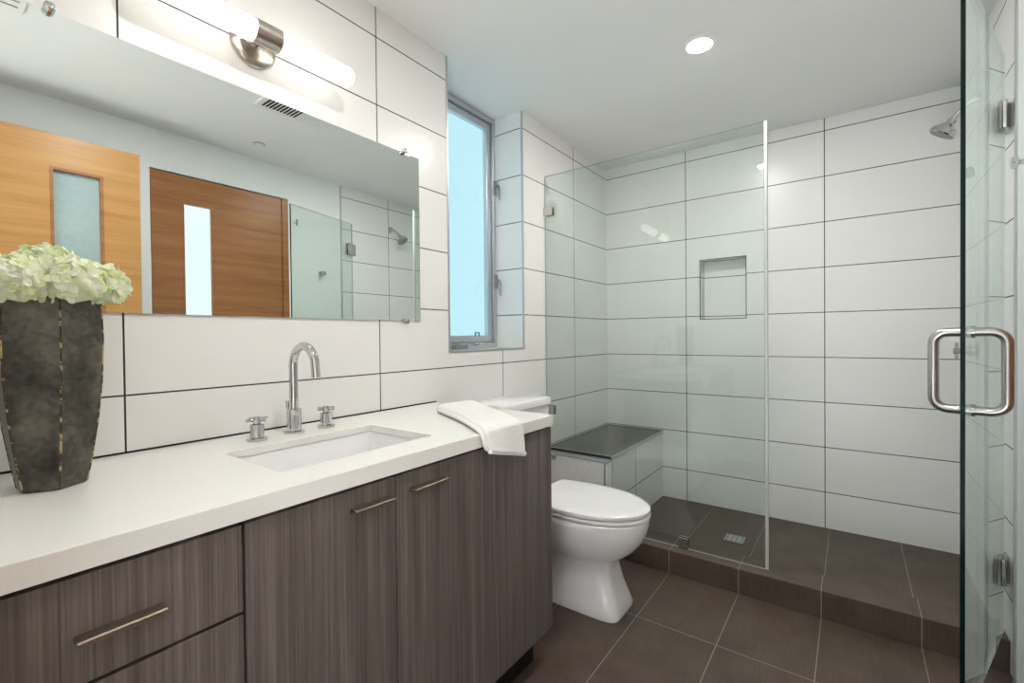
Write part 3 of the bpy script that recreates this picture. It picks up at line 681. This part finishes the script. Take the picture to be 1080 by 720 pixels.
av = thing('air_vent', (0.95, -2.93, 2.40), 'white ribbed ceiling air vent above the mirror corner', 'vent')
bm = NB(); box(bm, 0.80, 1.10, -3.05, -2.81, 2.388, 2.3995); obj('vent_plate', bm, M_WHITE, av, bevel=0.006)
bm = NB()
for i in range(6): xx = 0.83 + i * 0.044; box(bm, xx, xx + 0.010, -3.03, -2.83, 2.3865, 2.3875)
obj('slots', bm, M_GREYP, av)
sp = thing('smoke_detector', (1.605, -1.715, 2.39), 'small white round detector on the ceiling, seen in the mirror', 'detector')
bm = NB(); lathe(bm, (1.605, -1.715, 2.3935), (0, 0, -1), [(0, 0.036), (0.004, 0.036), (0.006, 0.030)], 28); obj('detector_body', bm, M_ALU, sp, smooth=True)
bm = NB(); lathe(bm, (1.605, -1.715, 2.3870), (0, 0, -1), [(0, 0.027), (0.001, 0.026)], 28); obj('sensor_face', bm, M_WHITE, sp)
# hooks on the painted wall (mirror)
hk = thing('robe_hook', (R, -1.145, 1.65), 'round chrome robe knob on the painted wall, seen in the mirror', 'hook')
bm = NB(); lathe(bm, (R - 0.0005, -1.145, 1.65), (-1, 0, 0), [(0, 0.020), (0.006, 0.020), (0.008, 0.008), (0.03, 0.008), (0.034, 0.017), (0.046, 0.017)], 24); obj('knob', bm, M_CHROME, hk, smooth=True)
hk = thing('door_hook', (R, -1.355, 2.0), 'small chrome T-shaped hook beside the brown door, seen in the mirror', 'hook')
bm = NB(); cyl(bm, (R - 0.0005, -1.355, 2.0), (R - 0.045, -1.355, 2.0), 0.005); cyl(bm, (R - 0.045, -1.355, 1.975), (R - 0.045, -1.355, 2.02), 0.006); obj('hook_stem', bm, M_CHROME, hk, smooth=True)

# ================================================================== VASE, FLOWERS, TOWEL
VC = Vector((0.200, -2.946, 0.8735))
vs_ = thing('vase', VC, 'tall faceted dark bronze vase with gold seams holding the hydrangeas', 'vase')
vprof = [(0.0, 0.048), (0.004, 0.052), (0.05, 0.060), (0.12, 0.070), (0.20, 0.0775), (0.28, 0.0805), (0.34, 0.079), (0.366, 0.0765)]
A0 = math.radians(2)
def hexring(z, r): return [VC + Vector((r * math.cos(A0 + PI / 3 * i), r * math.sin(A0 + PI / 3 * i), z)) for i in range(6)]
bm = NB()
inner = [(0.366, 0.070), (0.30, 0.072), (0.10, 0.055), (0.02, 0.042)]
loft(bm, [hexring(z, r) for z, r in vprof + inner]); obj('vase_body', bm, M_VASE, vs_, bevel=0.0015)
for i in range(6):
    bm = NB(); a_ = A0 + PI / 3 * i
    tube(bm, [VC + Vector(((r - 0.0008) * math.cos(a_), (r - 0.0008) * math.sin(a_), z)) for z, r in [(0.002, 0.0495)] + vprof[1:]], 0.0018, 6); obj('seam', bm, M_SEAM, vs_)
def hydrangea(c, r, label):
    o = thing('hydrangea', c, label, 'flower', 'hydrangeas in the vase')
    c = Vector(c); rnd = random
    bm = NB(); bmesh.ops.create_icosphere(bm, subdivisions=2, radius=r * 0.80, matrix=Matrix.Translation(c)); 
    N = 95; ga = PI * (3 - math.sqrt(5))
    for i in range(N):
        zz = 1 - 1.62 * (i + 0.5) / N; q = math.sqrt(max(0, 1 - zz * zz)); th = ga * i + rnd.uniform(-0.2, 0.2)
        d = Vector((q * math.cos(th), q * math.sin(th), zz)); d = (d + Vector((rnd.uniform(-.25, .25), rnd.uniform(-.25, .25), rnd.uniform(-.2, .25)))).normalized()
        p_ = c + Vector((q * math.cos(th), q * math.sin(th), zz * 0.92)) * r * rnd.uniform(0.88, 1.02)
        s, u = frame_of(d); a0 = rnd.uniform(0, PI); sz = rnd.uniform(0.0130, 0.0180)
        for k in range(4):
            a_ = a0 + PI / 2 * k; e = s * math.cos(a_) + u * math.sin(a_); sd_ = d.cross(e); cup = rnd.uniform(-0.1, 0.45)
            pts = [p_, p_ + e * sz * .55 + sd_ * sz * .46 + d * sz * cup * .35, p_ + e * sz * .98 + sd_ * sz * .34 + d * sz * cup * .8, p_ + e * sz * 1.12 + d * sz * cup, p_ + e * sz * .98 - sd_ * sz * .34 + d * sz * cup * .8, p_ + e * sz * .55 - sd_ * sz * .46 + d * sz * cup * .35]
            m_ = p_ + e * sz * .6 + d * sz * cup * .15
            vv = [bm.verts.new(x) for x in pts]; vm = bm.verts.new(m_)
            for j in range(6): bm.faces.new((vm, vv[j], vv[(j + 1) % 6]))
    b = obj('blossom', bm, M_PETAL, o, recalc=False)
    bm = NB(); st = lambda q, z: Vector((VC.x + (c.x - VC.x) * q, VC.y + (c.y - VC.y) * q, z)); tube(bm, [st(0.85, c.z - r * 0.2), st(0.62, 1.250), st(0.50, 1.225), st(0.25, 0.94)], 0.003, 8); obj('stem', bm, M_STEM, o, smooth=True)
HLAB = 'pale green-white hydrangea head packed in the dark bronze vase'
for i in range(6):
    a_ = math.radians(20 + 60 * i); hydrangea((VC.x + 0.072 * math.cos(a_), VC.y + 0.072 * math.sin(a_), 1.262 + random.uniform(-0.005, 0.005)), 0.046, HLAB)
hydrangea((VC.x, VC.y, 1.285), 0.052, HLAB)

# towel: folded strip lying on the counter and hanging over its front edge
def lerp(a, b, q): return a + (b - a) * q
ctl = [((0.205, -1.930), (0.200, -1.715), 0.875), ((0.30, -1.965), (0.30, -1.765), 0.875), ((0.42, -2.020), (0.42, -1.830), 0.875), ((0.52, -2.085), (0.52, -1.890), 0.875), ((0.575, -2.118), (0.578, -1.925), 0.875),
       ((0.594, -2.128), (0.594, -1.938), 0.868), ((0.597, -2.128), (0.597, -1.940), (0.855, 0.843)), ((0.599, -2.126), (0.599, -1.940), (0.838, 0.808)), ((0.601, -2.118), (0.601, -1.944), (0.826, 0.782))]
ctl = [(a, b, z if isinstance(z, tuple) else (z, z)) for a, b, z in ctl]
th = [0.030, 0.028, 0.026, 0.026, 0.027, 0.026, 0.024, 0.026, 0.028]
bm = NB(); nu, nv = len(ctl), 22
nrm = [(0, 1)] * 4 + [(0.35, 0.94), (0.8, 0.6), (1, 0), (1, 0), (1, 0)]
rings = []
for i in range(nu):
    (ax_, ay_), (bx_, by_), zb = ctl[i]; T = th[i]; rg = []
    nx, nz = nrm[i]
    for j in range(nv):       # upper skin
        q = j / (nv - 1); s_ = math.sin(PI * q) ** 0.3 if 0 < q < 1 else 0.0
        hgt = T * (0.52 + 0.48 * s_) * (1 + 0.05 * math.sin(9 * q + i * 0.7)) * lerp(1.0, 0.78, q)
        rg.append(Vector((lerp(ax_, bx_, q) + nx * hgt, lerp(ay_, by_, q), lerp(zb[0], zb[1], q) + nz * hgt)))
    for j in range(nv - 1, -1, -1):   # under skin
        q = j / (nv - 1); rg.append(Vector((lerp(ax_, bx_, q), lerp(ay_, by_, q), lerp(zb[0], zb[1], q))))
    rings.append(rg)
# fold groove along the near edge: pull a mid row of the near side inward
for rg in rings:
    mid = (rg[0] + rg[-1]) / 2
loft(bm, rings)
tw = thing('hand_towel', (0.4, -1.95, 0.874), 'folded white towel draped over the right end of the countertop', 'towel')
o = obj('towel_fold', bm, M_TOWEL, tw, smooth=True, bevel=0.004, subsurf=2)
# lower layers of the fold
bm = NB(); rings = []
for i in range(nu):
    (ax_, ay_), (bx_, by_), zb = ctl[i]; nx, nz = nrm[i]
    rg = []
    for k in range(12):
        a_ = 2 * PI * k / 12; rr = 0.0068
        oy = rr * math.cos(a_) * 1.3; oh = 0.008 + rr * math.sin(a_)
        rg.append(Vector((ax_ + nx * oh, ay_ - 0.004 + oy, zb[0] + nz * oh)))
    rings.append(rg)
loft(bm, rings); obj('towel_edge', bm, M_TOWEL, tw, smooth=True, subsurf=1)
bm = NB(); tube(bm, [(0.6105, -2.121, 0.829), (0.6125, -2.118, 0.8265), (0.6125, -2.06, 0.812), (0.6125, -2.00, 0.797), (0.6125, -1.946, 0.7825), (0.6105, -1.943, 0.784)], [0.004, 0.0085, 0.009, 0.0085, 0.008, 0.004], 14); obj('towel_hem', bm, M_TOWEL, tw, smooth=True)
